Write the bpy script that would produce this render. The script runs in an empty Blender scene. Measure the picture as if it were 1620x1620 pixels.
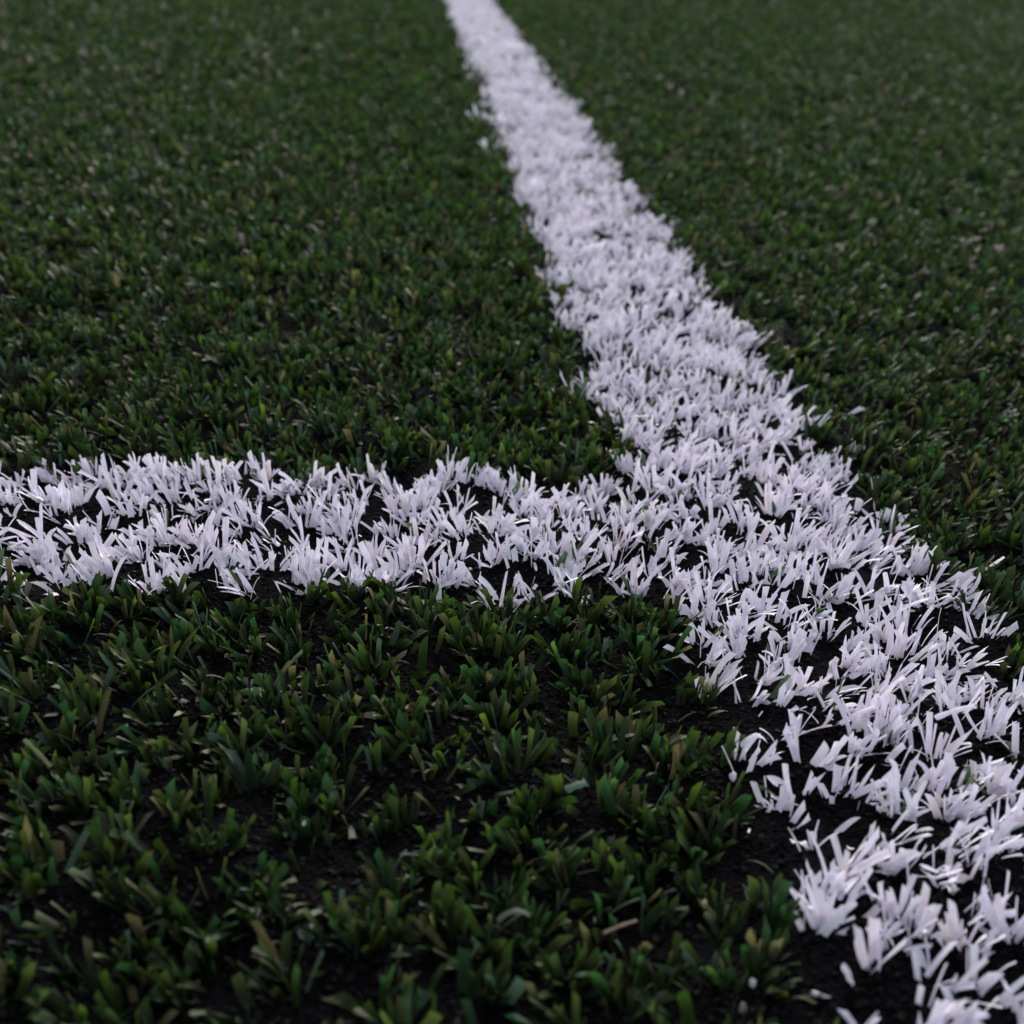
import bpy, math
import numpy as np
from mathutils import Matrix

S = bpy.context.scene
rng = np.random.default_rng(11)

# ------------------------------------------------------------------ camera
F = 2200.0                      # focal length in photo pixels (1620 px frame)
H = 0.219                       # camera height above the infill, metres
_Z = np.array([.063, 1, 998.3 / F]); _Z /= np.linalg.norm(_Z)
_Y = np.array([-185, 1010, -F]); _Y /= np.linalg.norm(_Y)
_Y -= _Z * (_Y @ _Z); _Y /= np.linalg.norm(_Y)
_X = np.cross(_Y, _Z)
RC = np.array([_X, _Y, _Z])
def at(px, py, z=0.0):          # photo pixel -> point of the ground plane
    d = RC @ np.array([px - 810, 810 - py, -F]); t = (H - z) / -d[2]
    return d[0] * t, d[1] * t
cam = bpy.data.cameras.new('camera'); camo = bpy.data.objects.new('camera', cam)
S.collection.objects.link(camo); S.camera = camo
M = Matrix([list(RC[0]) + [0], list(RC[1]) + [0], list(RC[2]) + [H], [0, 0, 0, 1]])
camo.matrix_world = M
cam.sensor_width = 36; cam.lens = 36 * F / 1620
cam.clip_start = .01; cam.clip_end = 500
cam.dof.use_dof = True; cam.dof.focus_distance = .455; cam.dof.aperture_fstop = 15

# ------------------------------------------------------------------ light: overcast dusk
w = bpy.data.worlds.new('World'); S.world = w; w.use_nodes = True
nt = w.node_tree; bg = nt.nodes['Background']
sky = nt.nodes.new('ShaderNodeTexSky'); sky.sky_type = 'NISHITA'; sky.sun_disc = False
SUN_EL, SUN_AZ = 24, 8        # azimuth from the +Y direction, towards +X
sky.sun_elevation = math.radians(SUN_EL); sky.sun_rotation = math.radians(SUN_AZ)
sky.dust_density = 4.0; sky.air_density = 1.0
hs = nt.nodes.new('ShaderNodeHueSaturation'); hs.inputs['Saturation'].default_value = .30   # cloud layer greys the sky
nt.links.new(sky.outputs[0], hs.inputs['Color']); nt.links.new(hs.outputs[0], bg.inputs[0]); bg.inputs[1].default_value = .10
sl = bpy.data.lights.new('sun', 'SUN'); sl.energy = 1.1; sl.angle = math.radians(50)
sl.color = (1, .93, .89)
so = bpy.data.objects.new('sun', sl); S.collection.objects.link(so)
so.rotation_euler = (math.radians(-(90 - SUN_EL)), 0, math.radians(-SUN_AZ))
so.rotation_euler = (math.radians(90 - SUN_EL), 0, math.radians(180 - SUN_AZ))
so.location = (0, 0, 3)
S.view_settings.view_transform = 'Standard'; S.view_settings.look = 'None'
S.view_settings.exposure = 1.32; S.view_settings.gamma = 1
S.cycles.max_bounces = 6; S.cycles.use_denoising = True
S.cycles.use_adaptive_sampling = False

# ------------------------------------------------------------------ helpers
def tag(o, label=None, cat=None, group=None, kind=None):
    if label: o['label'] = label
    if cat: o['category'] = cat
    if group: o['group'] = group
    if kind: o['kind'] = kind
    return o

def node(nt, t, **kw):
    n = nt.nodes.new(t)
    for k, v in kw.items(): setattr(n, k, v)
    return n

def fibre_material(name, rough, transl, spec):
    m = bpy.data.materials.new(name); m.use_nodes = True; n = m.node_tree
    p = n.nodes['Principled BSDF']; out = n.nodes['Material Output']
    a = node(n, 'ShaderNodeAttribute', attribute_name='col')
    tc = node(n, 'ShaderNodeNewGeometry')
    nz = node(n, 'ShaderNodeTexNoise'); nz.inputs['Scale'].default_value = 420; nz.inputs['Detail'].default_value = 2
    n.links.new(tc.outputs['Position'], nz.inputs['Vector'])
    mp = node(n, 'ShaderNodeMapRange'); mp.inputs[1].default_value = .3; mp.inputs[2].default_value = .7
    mp.inputs[3].default_value = .93; mp.inputs[4].default_value = 1.04
    n.links.new(nz.outputs['Fac'], mp.inputs[0])
    mul = node(n, 'ShaderNodeVectorMath', operation='SCALE')
    n.links.new(a.outputs['Color'], mul.inputs[0]); n.links.new(mp.outputs[0], mul.inputs['Scale'])
    n.links.new(mul.outputs[0], p.inputs['Base Color'])
    p.inputs['Roughness'].default_value = rough
    p.inputs['Specular IOR Level'].default_value = spec
    bp = node(n, 'ShaderNodeBump'); bp.inputs['Strength'].default_value = .06; bp.inputs['Distance'].default_value = .0004
    n.links.new(nz.outputs['Fac'], bp.inputs['Height']); n.links.new(bp.outputs[0], p.inputs['Normal'])
    tr = node(n, 'ShaderNodeBsdfTranslucent'); n.links.new(mul.outputs[0], tr.inputs['Color'])
    mx = node(n, 'ShaderNodeMixShader'); mx.inputs[0].default_value = transl
    n.links.new(p.outputs[0], mx.inputs[1]); n.links.new(tr.outputs[0], mx.inputs[2])
    n.links.new(mx.outputs[0], out.inputs['Surface'])
    return m
MAT_GREEN = fibre_material('green_fibre', .56, .36, .23)
MAT_WHITE = fibre_material('white_fibre', .75, .14, .14)

def ground_h(x, y):             # gentle unevenness of the rubber infill
    return (.0012 * np.sin(x * 61 + 1.3 * np.sin(y * 37)) + .0010 * np.sin(y * 83 + 2 * np.sin(x * 29)) +
            .0006 * np.sin(x * 171 + y * 143))

# ---- ribbons: every fibre is a curved strip with its own width, lean, twist and cut end
def ribbons(root, L, W, lean, phi0, curl, waz, twist, c0, c1, seg, cross, tipw, skew, z0=None):
    """arrays of N fibres -> verts (N*(seg+1)*cross, 3), faces, colours"""
    N = len(L)
    s = np.linspace(0, 1, seg + 1)[None, :]
    ph = phi0[:, None] + curl[:, None] * (s ** 1.3)
    ds = L[:, None] / seg
    mid = .5 * (ph[:, 1:] + ph[:, :-1])
    hor = np.concatenate([np.zeros((N, 1)), np.cumsum(np.sin(mid) * ds, 1)], 1)
    ver = np.concatenate([np.zeros((N, 1)), np.cumsum(np.cos(mid) * ds, 1)], 1)
    lx, ly = np.cos(lean)[:, None], np.sin(lean)[:, None]
    P = np.stack([root[:, 0:1] + hor * lx, root[:, 1:2] + hor * ly, root[:, 2:3] + ver], -1)
    T = np.stack([np.sin(ph) * lx, np.sin(ph) * ly, np.cos(ph)], -1)
    wa = waz[:, None] + twist[:, None] * s
    Wd = np.stack([np.cos(wa), np.sin(wa), np.zeros_like(wa)], -1)
    Wd = Wd - T * (Wd * T).sum(-1, keepdims=True)
    Wd /= np.maximum(np.linalg.norm(Wd, axis=-1, keepdims=True), 1e-6)
    Nn = np.cross(T, Wd)
    wp = W[:, None] * np.where(s < .75, 1 - .12 * (1 - s), 1 + (tipw[:, None] - 1) * ((s - .75) / .25))
    V = []
    for k in range(cross):
        u = k / (cross - 1) * 2 - 1
        off = Wd * (wp * .5 * u)[..., None]
        if cross == 3 and k == 1: off = off + Nn * (wp * .16)[..., None]
        v = P + off
        v[:, -1] += T[:, -1] * (skew * W * u)[:, None]
        V.append(v)
    V = np.stack(V, 2)                                  # N, seg+1, cross, 3
    per = (seg + 1) * cross
    a = (np.arange(seg)[:, None] * cross + np.arange(cross - 1)[None, :]).ravel()
    q = np.stack([a, a + 1, a + cross + 1, a + cross], 1)
    Fc = (q[None] + (np.arange(N) * per)[:, None, None]).reshape(-1, 4)
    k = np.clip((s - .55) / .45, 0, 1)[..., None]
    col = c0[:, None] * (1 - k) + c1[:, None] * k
    col = np.repeat(col[:, :, None], cross, 2).reshape(-1, 3)
    return V.reshape(-1, 3), Fc, col

def mesh_object(name, parts, mat, smooth=True):
    V, Fs, Cs, o = [], [], [], 0
    for v, f, c in parts:
        V.append(v); Fs.append(f + o); Cs.append(c); o += len(v)
    V = np.concatenate(V); Fc = np.concatenate(Fs); C = np.concatenate(Cs)
    me = bpy.data.meshes.new(name)
    n = Fc.shape[1]
    me.vertices.add(len(V)); me.vertices.foreach_set('co', V.astype(np.float32).ravel())
    me.loops.add(Fc.size); me.loops.foreach_set('vertex_index', Fc.astype(np.int32).ravel())
    me.polygons.add(len(Fc))
    me.polygons.foreach_set('loop_start', (np.arange(len(Fc)) * n).astype(np.int32))
    me.polygons.foreach_set('loop_total', np.full(len(Fc), n, np.int32))
    me.polygons.foreach_set('use_smooth', np.full(len(Fc), smooth, bool))
    at_ = me.attributes.new('col', 'FLOAT_COLOR', 'POINT')
    at_.data.foreach_set('color', np.concatenate([C, np.ones((len(C), 1))], 1).astype(np.float32).ravel())
    me.update(calc_edges=True)
    me.materials.append(mat)
    ob = bpy.data.objects.new(name, me); S.collection.objects.link(ob)
    return ob

# ---- the marking: long line x in [X0, X1]; crossing line y in [Y0, Y1] left of it
X0, X1, Y0, Y1 = .0985, .192, .408, .508
def wob(t, k):
    return .003 * np.sin(t * 57 + k) + .002 * np.sin(t * 131 + 2.1 * k) + .0015 * np.sin(t * 290 + 3 * k)

def tuft_grid(xa, xb, ya, yb, pitch, keep):
    nx = int((xb - xa) / pitch); ny = int((yb - ya) / pitch)
    X, Yy = np.meshgrid(np.arange(nx), np.arange(ny))
    X = X.ravel() * pitch + xa; Yy = Yy.ravel() * pitch + ya
    X = X + rng.uniform(-.48, .48, X.size) * pitch; Yy = Yy + rng.uniform(-.48, .48, X.size) * pitch
    k = keep(X, Yy); return X[k], Yy[k]

GREENS = np.array([.46, .47, .42]) * np.array([[.024, .052, .010], [.020, .044, .012], [.030, .054, .008], [.016, .050, .018], [.038, .056, .016], [.022, .036, .012]])

def colours(N, white):
    if white:
        b = np.array([.785, .760, .880]) * rng.uniform(.90, 1.04, (N, 1))
        b = b * (1 + rng.normal(0, .016, (N, 3)))
        t = b * (1 + rng.normal(0, .012, (N, 3)))
        d = rng.random(N) < .07
        b[d] *= np.array([.92, .86, .76])
        d = rng.random(N) < .06
        t[d] *= np.array([.92, .97, 1.0])
        d = rng.random(N) < .02                                # unpainted fibre among the white
        b[d] = np.array([.05, .09, .04]); t[d] = b[d] * 2
    else:
        b = GREENS[rng.integers(0, len(GREENS), N)] * np.clip(rng.lognormal(-.12, .32, (N, 1)), .3, 2.2)
        t = b * rng.uniform(1.9, 4.3, (N, 1)) * np.array([.98, 1.05, .9])       # worn ends, lightened further: grazing-view brightness over shaded bases put into the colour
        d = rng.random(N) < .065                               # bleached, frayed ends
        t[d] = np.array([.15, .15, .06]) * rng.uniform(.4, 1.1, (d.sum(), 1))
        d = rng.random(N) < .025                                # whole dry fibre
        b[d] = np.array([.085, .08, .035]) * rng.uniform(.5, 1.2, (d.sum(), 1)); t[d] = b[d] * 1.3
        d = rng.random(N) < .06  # teal fibres: sky sheen on the plastic put into their colour
        b[d] = np.array([.028, .055, .036]) * rng.uniform(.7, 1.2, (d.sum(), 1)); t[d] = b[d] * 1.6
    return b, np.clip(t, 0, .85)

def lean_field(x, y):           # the pile has been brushed left on the left and right on the right
    return np.clip((x - .055) / .16, -1, 1)

def tufts(X, Yy, n, white, seg, cross, Lm, Wm, fan=1.0, flat=None, az=None, spread=.0034, mass=.0):
    """all fibres of the tufts at (X, Y): fanned strips that share a short row of stitches"""
    nt_ = len(X)
    cnt = rng.integers(max(1, int(n * .6)), int(n * 1.4) + 1, nt_)
    if flat is not None: cnt[:] = n
    idx = np.repeat(np.arange(nt_), cnt); N = len(idx)
    if N == 0: return None
    th = rng.uniform(0, math.pi, nt_) * .0 + rng.normal(0, .7, nt_)     # stitch row direction, mostly along X
    if az is not None: th = np.full(nt_, az)
    th = th[idx]
    u = rng.uniform(-1, 1, N)
    ts = rng.uniform(.78, 1.18, nt_)[idx]                                # tuft size
    x = X[idx] + np.cos(th) * u * spread * ts + rng.normal(0, .0013, N)
    y = Yy[idx] + np.sin(th) * u * spread * ts + rng.normal(0, .0014, N)
    z = ground_h(x, y) - .0012
    lf = lean_field(X, Yy)[idx] + rng.normal(0, .35, nt_)[idx]
    ty = rng.normal(.10, .33, nt_)[idx]
    f = rng.uniform(.45, 1.1, nt_)[idx] * fan
    jt = .34 if white else .36
    vx = np.cos(th) * u * .66 * f + lf * (.46 if white else .55) + rng.normal(0, jt, N)
    vy = np.sin(th) * u * .66 * f + ty + rng.normal(0, jt, N)
    if flat is not None: vx = vx + flat[0]; vy = vy + flat[1]
    mag = np.hypot(vx, vy); lean = np.arctan2(vy, vx)
    phi = np.clip(mag * .95, 0, 1.42)
    curl = rng.normal(.22, .30, N)
    stray = rng.random(N) < .05
    curl[stray] += rng.uniform(.6, 1.4, stray.sum())
    L = Lm * ts * rng.uniform(.62, 1.18, N) * (1 - .18 * np.clip(phi, 0, 1))
    W = Wm * rng.choice([.45, .75, 1.0, 1.25, 1.6], N, p=[.12, .22, .33, .22, .11])
    short = rng.random(N) < .15; L[short] *= .6
    thin = stray | (rng.random(N) < .11); W[thin] = Wm * .28
    waz = th + rng.normal(0, .45, N)
    r = rng.random(N) < .18; waz[r] = rng.uniform(0, math.pi, r.sum())
    tw = rng.normal(0, .55, N)
    c0, c1 = colours(N, white)
    tipw = rng.choice([1.05, .92, .55, .25], N, p=[.55, .31, .08, .06])
    return ribbons(np.stack([x, y, z], 1), L, W, lean, phi, curl, waz, tw, c0, c1, seg, cross, tipw, rng.normal(0, .38, N))

HOLES = []                      # spots kept free for the single tufts and loose bits below
# single tufts that stand apart: photo pixel of the base, size, lean x, lean y, fibres, label
SINGLE = [
 (1163, 1040, 1.0, -.15, .1, 13, 'white tuft with cream stained roots beside black infill just under the junction'),
 (1180, 1115, .8, .35, -.1, 7, 'small broken white tuft with one bent blade, below the junction left of the long line'),
 (1246, 1172, .9, -.3, -.1, 12, 'ragged cream white tuft with bent over blades at the left edge of the long line'),
 (1290, 1215, 1.0, -.1, .15, 8, 'narrow white tuft of a few upright blades just right of the ragged cream tuft'),
 (1268, 1258, .95, -.8, .1, 9, 'white tuft lying flat to the upper left beside black infill in the lower right'),
 (1276, 1340, .7, -.2, 0, 7, 'little broken white tuft alone on black infill left of the long line'),
 (1300, 1478, .98, .05, .1, 19, 'wide fan shaped white tuft with upright fingers near the bottom of the long line'),
 (1368, 1548, .85, -.25, .1, 9, 'low white tuft below the wide fan shaped tuft, one blade crossing to the right'),
 (1335, 1395, .95, .45, .1, 9, 'white tuft leaning right above the wide fan shaped tuft'),
 (918, 632, 1.1, -.45, .1, 7, 'small white tuft of thin blades splayed out into green turf above the junction'),
 (950, 668, 1.0, -.1, .1, 8, 'sparse white tuft half hidden by green blades in the inner corner of the junction'),
 (1335, 715, 1.0, .6, .1, 6, 'thin white blades sticking out to the right of the long line level with the junction'),
 (1500, 925, .9, .5, .2, 9, 'white tuft just outside the right edge of the long line with green blades behind it'),
 (1560, 905, .75, .7, .1, 3, 'curved white blades alone in the green turf right of the long line'),
 (1590, 1015, .9, .6, .1, 8, 'splayed white tuft farthest right of the long line at the frame edge'),
 (165, 945, .85, -.3, .15, 6, 'white tuft lying on the bottom edge of the crossing line near its left end'),
 (98, 948, .7, -.2, .1, 4, 'tiny white tuft below the left end of the crossing line'),
 (1232, 300, .0, 0, 0, 0, ''),
 (755, 195, 1.6, -.2, .1, 10, 'blurred white tuft standing off the left side of the long line far away'),
 (774, 243, 1.4, -.1, .1, 8, 'small far white tuft alone on green left of the long line'),
 (882, 520, .8, -.3, .1, 3, 'tiny white tuft in green turf left of the long line at mid distance'),
 (1336, 655, .9, .3, .1, 3, 'two pale short blades standing in green turf right of the long line'),
]
SINGLE = [s for s in SINGLE if s[5]]
for s in SINGLE:
    x, y = at(s[0], s[1]); HOLES.append((x, y, .0085 if s[1] > 1000 and s[0] < 1400 else .0075))

def in_hole(X, Yy):
    m = np.zeros(X.shape, bool)
    for hx, hy, r in HOLES: m |= (X - hx) ** 2 + (Yy - hy) ** 2 < r * r
    return m
def in_long(X, Yy):
    xl = X0 + wob(Yy, 1); xr = X1 + wob(Yy, 4) + .006 * np.clip((.56 - Yy) / .12, 0, 1)
    nb = np.clip((.35 - Yy) / .1, 0, 1)
    return (X > xl + .0075 * nb - .008 * np.clip((.275 - Yy) / .04, 0, 1)) & (X < xr)
def bare(X, Yy):                  # strip of open infill along the near left edge of the long line
    return (X > X0 - .003 + wob(Yy * 1.7, 3) * 1.5) & (X < X0 + .02) & (Yy < .345)
def in_cross(X, Yy):
    return (X <= X0 + .004) & (Yy > Y0 + wob(X, 2)) & (Yy < Y1 + wob(X, 7) * 1.2)
def frustum(X, Yy, ml, mr):     # wedge of ground the photo can see, with a generous margin either side
    xl = -.075 - .255 * Yy; xr = .06 + .435 * Yy
    return (X > xl - ml) & (X < xr + mr)

# ------------------------------------------------------------------ ground
def ground_sheet():
    xs = np.unique(np.concatenate([np.linspace(-.6, .9, 300), np.linspace(-4, 4, 60), [-150, -60, -20, -8, 8, 20, 60, 150]]))
    ys = np.unique(np.concatenate([np.linspace(.05, 1.2, 240), np.linspace(-2, 6, 60), [-60, -20, -6, 10, 25, 60, 200]]))
    Xg, Yg = np.meshgrid(xs, ys)
    fade = np.clip(1.5 - np.hypot(Xg, Yg) / 2, 0, 1)
    V = np.stack([Xg.ravel(), Yg.ravel(), (ground_h(Xg, Yg) * fade).ravel()], 1)
    nx = len(xs); i, j = np.meshgrid(np.arange(nx - 1), np.arange(len(ys) - 1)); a = (j * nx + i).ravel()
    Fc = np.stack([a, a + 1, a + nx + 1, a + nx], 1)
    m = bpy.data.materials.new('rubber_infill'); m.use_nodes = True; n = m.node_tree
    p = n.nodes['Principled BSDF']; g = node(n, 'ShaderNodeNewGeometry')
    nz = node(n, 'ShaderNodeTexVoronoi'); nz.inputs['Scale'].default_value = 700
    n.links.new(g.outputs['Position'], nz.inputs['Vector'])
    cr = node(n, 'ShaderNodeValToRGB'); cr.color_ramp.elements[0].color = (.0008, .0008, .0011, 1); cr.color_ramp.elements[1].color = (.0045, .0042, .0052, 1)
    n.links.new(nz.outputs['Color'], cr.inputs[0])
    # away from the camera's patch the pile closes over the infill: green fibre colour
    sx = node(n, 'ShaderNodeVectorMath', operation='LENGTH'); n.links.new(g.outputs['Position'], sx.inputs[0])
    mr = node(n, 'ShaderNodeMapRange'); mr.inputs[1].default_value = 4; mr.inputs[2].default_value = 7
    n.links.new(sx.outputs['Value'], mr.inputs[0])
    mx = node(n, 'ShaderNodeMix', data_type='RGBA'); mx.inputs['B'].default_value = (.030, .055, .020, 1)
    n.links.new(mr.outputs[0], mx.inputs['Factor']); n.links.new(cr.outputs[0], mx.inputs['A'])
    n.links.new(mx.outputs['Result'], p.inputs['Base Color'])
    p.inputs['Roughness'].default_value = 1; p.inputs['Specular IOR Level'].default_value = .02
    bp = node(n, 'ShaderNodeBump'); bp.inputs['Distance'].default_value = .001; bp.inputs['Strength'].default_value = .8
    n.links.new(nz.outputs['Distance'], bp.inputs['Height']); n.links.new(bp.outputs[0], p.inputs['Normal'])
    o = mesh_object('ground', [(V, Fc, np.full((len(V), 3), .01))], m)
    tag(o, 'black rubber infill lying under the blades of the turf', 'ground', kind='structure')
ground_sheet()

def crumbs(name, X, Yy, size, colf, mat):
    N = len(X)
    base = np.array([[1, 0, 0], [0, 1, 0], [-1, 0, 0], [0, -1, 0], [0, 0, .8], [0, 0, -.8]], float)
    fc = np.array([[0, 1, 4], [1, 2, 4], [2, 3, 4], [3, 0, 4], [1, 0, 5], [2, 1, 5], [3, 2, 5], [0, 3, 5]])
    V = base[None] * rng.uniform(.55, 1.3, (N, 6, 1)) + rng.normal(0, .15, (N, 6, 3))
    a = rng.uniform(0, 6.28, N); c, s = np.cos(a)[:, None], np.sin(a)[:, None]
    V = np.stack([V[..., 0] * c - V[..., 1] * s, V[..., 0] * s + V[..., 1] * c, V[..., 2]], -1) * size[:, None, None]
    V += np.stack([X, Yy, ground_h(X, Yy) + size * .35], 1)[:, None]
    Fc = (fc[None] + (np.arange(N) * 6)[:, None, None]).reshape(-1, 3)
    return mesh_object(name, [(V.reshape(-1, 3), Fc, np.repeat(colf, 6, 0))], mat, False)
mr_ = bpy.data.materials.new('rubber_crumb'); mr_.use_nodes = True
_a = node(mr_.node_tree, 'ShaderNodeAttribute', attribute_name='col'); _p = mr_.node_tree.nodes['Principled BSDF']
mr_.node_tree.links.new(_a.outputs['Color'], _p.inputs['Base Color']); _p.inputs['Roughness'].default_value = .75; _p.inputs['Specular IOR Level'].default_value = .08
N = 90000
Yc = .12 + (rng.random(N) ** 1.3) * .75; Xc = rng.uniform(-.35, .55, N)
k = frustum(Xc, Yc, .08, .08); Xc, Yc = Xc[k], Yc[k]
cc = np.array([.0042, .0040, .0048]) * rng.uniform(.5, 2.2, (len(Xc), 1))
tag(crumbs('rubber_crumbs', Xc, Yc, rng.uniform(.0004, .0012, len(Xc)), cc, mr_),
    'loose black rubber granules scattered between the turf blades', 'rubber granules', kind='stuff')

# ------------------------------------------------------------------ the pile
green, longl, crossl = [], [], []
def lay(kinds, ya, yb, pitch, n, seg, cross, Lm, Wm, ml, mr):
    X, Yy = tuft_grid(-.075 - .255 * yb - ml, .06 + .435 * yb + mr, ya, yb, pitch, lambda a, b: frustum(a, b, ml, mr) & ~in_hole(a, b))
    L_ = in_long(X, Yy); C_ = in_cross(X, Yy) & ~L_; G_ = ~(L_ | C_) & ~bare(X, Yy)
    gap = rng.random(len(X)) < .13                     # missing stitches
    sets = {'g': (G_ & ~gap, False, green), 'l': (L_ & ~(gap & (rng.random(len(X)) < .6)), True, longl), 'c': (C_ & ~gap, True, crossl)}
    for c in kinds:
        k, wh, dst = sets[c]
        if k.any():
            r = tufts(X[k], Yy[k], n, wh, seg, cross, Lm, Wm)
            if r: dst.append(r)
lay('g', .14, .75, .0108, 14, 5, 3, .0114, .00180, .10, .12)
lay('lc', .14, .75, .0112, 13, 5, 3, .0122, .00148, .10, .12)
# loose single fibres brushed out of the tufts, messy between them
for (ya, yb, pt) in ((.14, .55, .0085), (.55, .9, .010)):
    X, Yy = tuft_grid(-.45, .6, ya, yb, pt, lambda a, b: frustum(a, b, .10, .12) & ~in_hole(a, b) & (rng.random(len(a)) < .55))
    L_ = in_long(X, Yy); C_ = in_cross(X, Yy) & ~L_
    for k, wh, dst in ((~(L_ | C_) & ~bare(X, Yy), False, green), (L_, True, longl), (C_, True, crossl)):
        if k.any(): dst.append(tufts(X[k], Yy[k], 2, wh, 5, 3, .0125, .0018, 2.2))
lay('g', .75, 1.6, .0112, 12, 3, 2, .0132, .0022, .18, .20)
lay('l', .75, 1.6, .0115, 11, 3, 2, .0124, .0019, .18, .20)
lay('gl', 1.6, 3.0, .0130, 9, 2, 2, .0130, .0028, .25, .25)
lay('gl', 3.0, 7.0, .0180, 6, 2, 2, .0140, .0048, .3, .3)

tag(mesh_object('artificial_grass', green, MAT_GREEN), 'dark green plastic turf blades standing in black rubber infill', 'artificial grass', kind='stuff')
tag(mesh_object('long_line', longl, MAT_WHITE), 'white turf blades of the long marking line running from lower right to the top', 'white line', kind='stuff')
tag(mesh_object('crossing_line', crossl, MAT_WHITE), 'white turf blades of the shorter line joining the long line from the left', 'white line', kind='stuff')

# ------------------------------------------------------------------ single white tufts
def local(ob, x, y):
    me = ob.data; co = np.empty(len(me.vertices) * 3, np.float32); me.vertices.foreach_get('co', co)
    co = co.reshape(-1, 3); z = float(ground_h(np.array(x), np.array(y)))
    co -= np.array([x, y, z], np.float32); me.vertices.foreach_set('co', co.ravel()); me.update()
    ob.location = (x, y, z)
for (px, py, sz, lx, ly, n, lab) in SINGLE:
    x, y = at(px, py)
    r = tufts(np.array([x]), np.array([y]), n, True, 6, 3, .0145 * sz, .0021, 1.0, (lx * .7, ly * .7), spread=.0034 * min(1, n / 8))
    o = mesh_object('white_tuft', [r], MAT_WHITE); local(o, x, y)
    tag(o, lab, 'turf tuft', 'white tufts standing apart from the lines')

# ------------------------------------------------------------------ loose bits
def strand(name, a, b, width, arch, col, mat, lab, cat, z=.004, seg=8, group=None, bend=0.0, zb=None):
    """a loose fibre lying between two photo points"""
    ax, ay = at(*a, z); bx, by = at(*b, z if zb is None else zb)
    s = np.linspace(0, 1, seg + 1); dx, dy = bx - ax, by - ay; Ln = math.hypot(dx, dy)
    nx_, ny_ = -dy / Ln, dx / Ln
    zz = z + ((z if zb is None else zb) - z) * s + arch * 4 * s * (1 - s)
    P = np.stack([ax + dx * s + nx_ * bend * 4 * s * (1 - s), ay + dy * s + ny_ * bend * 4 * s * (1 - s), zz], 1)
    Vs = []
    for i, p in enumerate(P):
        ww = width * (.85 + .15 * math.sin(i * 1.7)) * .5
        off = np.array([nx_, ny_, .35]) * ww
        Vs += [p - off, p + np.array([0, 0, ww * .12]), p + off, p - np.array([0, 0, .0002])]
    Vs = np.array(Vs); q = []
    for i in range(seg):
        for k in range(4): q.append([i * 4 + k, i * 4 + (k + 1) % 4, (i + 1) * 4 + (k + 1) % 4, (i + 1) * 4 + k])
    q += [[3, 2, 1, 0], [seg * 4, seg * 4 + 1, seg * 4 + 2, seg * 4 + 3]]
    o = mesh_object(name, [(Vs, np.array(q), np.tile(np.array(col, float), (len(Vs), 1)))], mat, False)
    cx, cy = (ax + bx) / 2, (ay + by) / 2; local(o, cx, cy)
    tag(o, lab, cat, group)
WH = (.75, .73, .84)
strand('loose_fibre', (1172, 1180), (1212, 1172), .0016, .0025, WH, MAT_WHITE, 'arched white blade lying on dark infill left of the ragged cream tuft', 'loose fibre', z=.006)
strand('loose_fibre', (955, 1476), (1008, 1456), .0008, .0003, (.20, .15, .12), MAT_WHITE, 'thin straight straw coloured strand in dark green turf near the bottom centre', 'loose fibre', z=.007)
strand('loose_fibre', (787, 1457), (838, 1448), .0014, .002, (.12, .16, .11), MAT_GREEN, 'pale green blade arched like a bridge in the dark turf near the bottom', 'loose fibre', z=.009)
strand('loose_fibre', (38, 1170), (80, 1213), .0012, .0004, (.12, .14, .05), MAT_GREEN, 'long pale yellow green blade leaning at the left frame edge', 'loose fibre', z=.010)
strand('loose_fibre', (895, 1250), (928, 1238), .0024, .0003, (.07, .14, .09), MAT_GREEN, 'short broad pale green blade lying level in dark turf below the crossing line', 'loose fibre', z=.010)
strand('loose_fibre', (1488, 1340), (1560, 1296), .0019, .0006, WH, MAT_WHITE, 'long loose white blade pointing up right between tufts in the lower right', 'loose fibre', z=.004, zb=.013)
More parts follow.
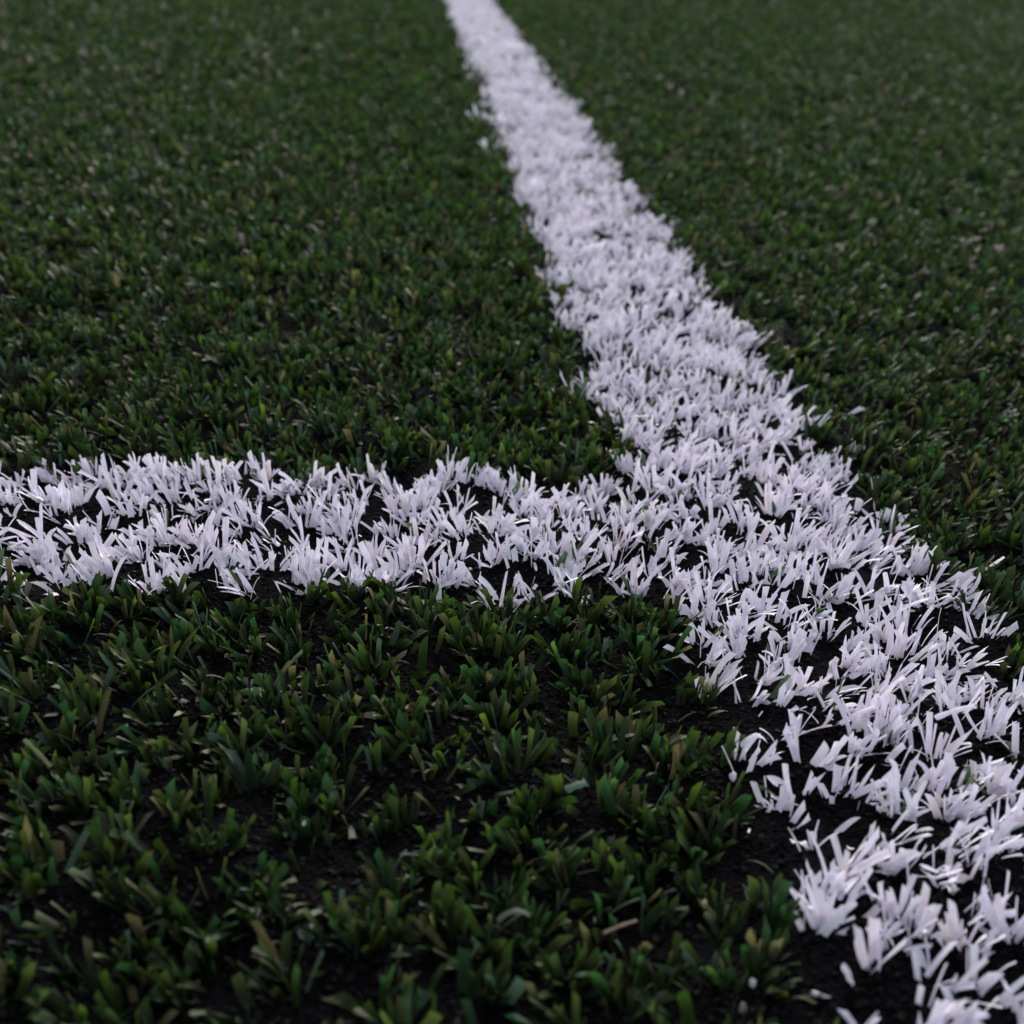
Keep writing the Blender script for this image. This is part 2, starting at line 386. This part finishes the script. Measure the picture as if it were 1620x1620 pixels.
strand('loose_fibre', (1560, 1350), (1650, 1326), .0018, .0009, WH, MAT_WHITE, 'long loose white blade lying almost level at the lower right frame edge', 'loose fibre', z=.006)
strand('loose_fibre', (1480, 1136), (1543, 1117), .0018, .0006, WH, MAT_WHITE, 'straight loose white blade lying across the long line right of its middle', 'loose fibre', z=.012)
strand('loose_fibre', (1317, 1098), (1345, 1160), .0024, .0015, WH, MAT_WHITE, 'curved white blade standing over black infill in the long line below the junction', 'loose fibre', z=.013, zb=.003)

def chip(px, py, w, col, lab, z=.006, name='white_chip', mat=None):
    x, y = at(px, py, z); n = 7
    a = np.linspace(0, 2 * math.pi, n, endpoint=False) + rng.uniform(0, 1)
    r = w * .5 * rng.uniform(.65, 1.15, n)
    top = np.stack([x + r * np.cos(a), y + r * np.sin(a) * .8, z * .5 + .0008 + rng.normal(0, w * .12, n) + r * np.sin(a) * .6], 1)
    bot = top - np.array([0, 0, .0009]); mid = np.array([[x, y, z * .5 + .0014], [x, y, z * .5 - .0004]])
    V = np.concatenate([top, bot, mid]); q = []
    for i in range(n):
        j = (i + 1) % n; q += [[i, j, 2 * n], [n + j, n + i, 2 * n + 1], [n + i, n + j, j], [n + i, j, i]]
    o = mesh_object(name, [(V, np.array(q), np.tile(np.array(col, float), (len(V), 1)))], mat or MAT_WHITE, False)
    local(o, x, y); tag(o, lab, 'chip', 'loose chips of white fibre on the dark turf')
for px, py, w_, c_, lab in [
 (480, 1286, .0020, WH, 'brightest tiny white chip in the dark green turf left of the bottom centre'),
 (1161, 1215, .0028, WH, 'white chip on black infill left of the long line'),
 (1193, 1541, .0022, WH, 'largest white chip alone in dark turf near the bottom right'),
 (1178, 1579, .0020, (.36, .29, .30), 'pinkish chip below the largest white chip'),
 (1117, 1415, .0022, (.45, .42, .20), 'yellowish chip in dark turf left of the wide fan shaped tuft'),
 (872, 517, .0035, WH, 'tiny white chip left of the long line at mid distance'),
 (1475, 838, .0028, WH, 'pale chip in green turf right of the long line above the middle'),
 (1323, 1365, .0028, WH, 'small white chip between the little broken tuft and the long line')]:
    chip(px, py, w_ * .78, c_, lab)
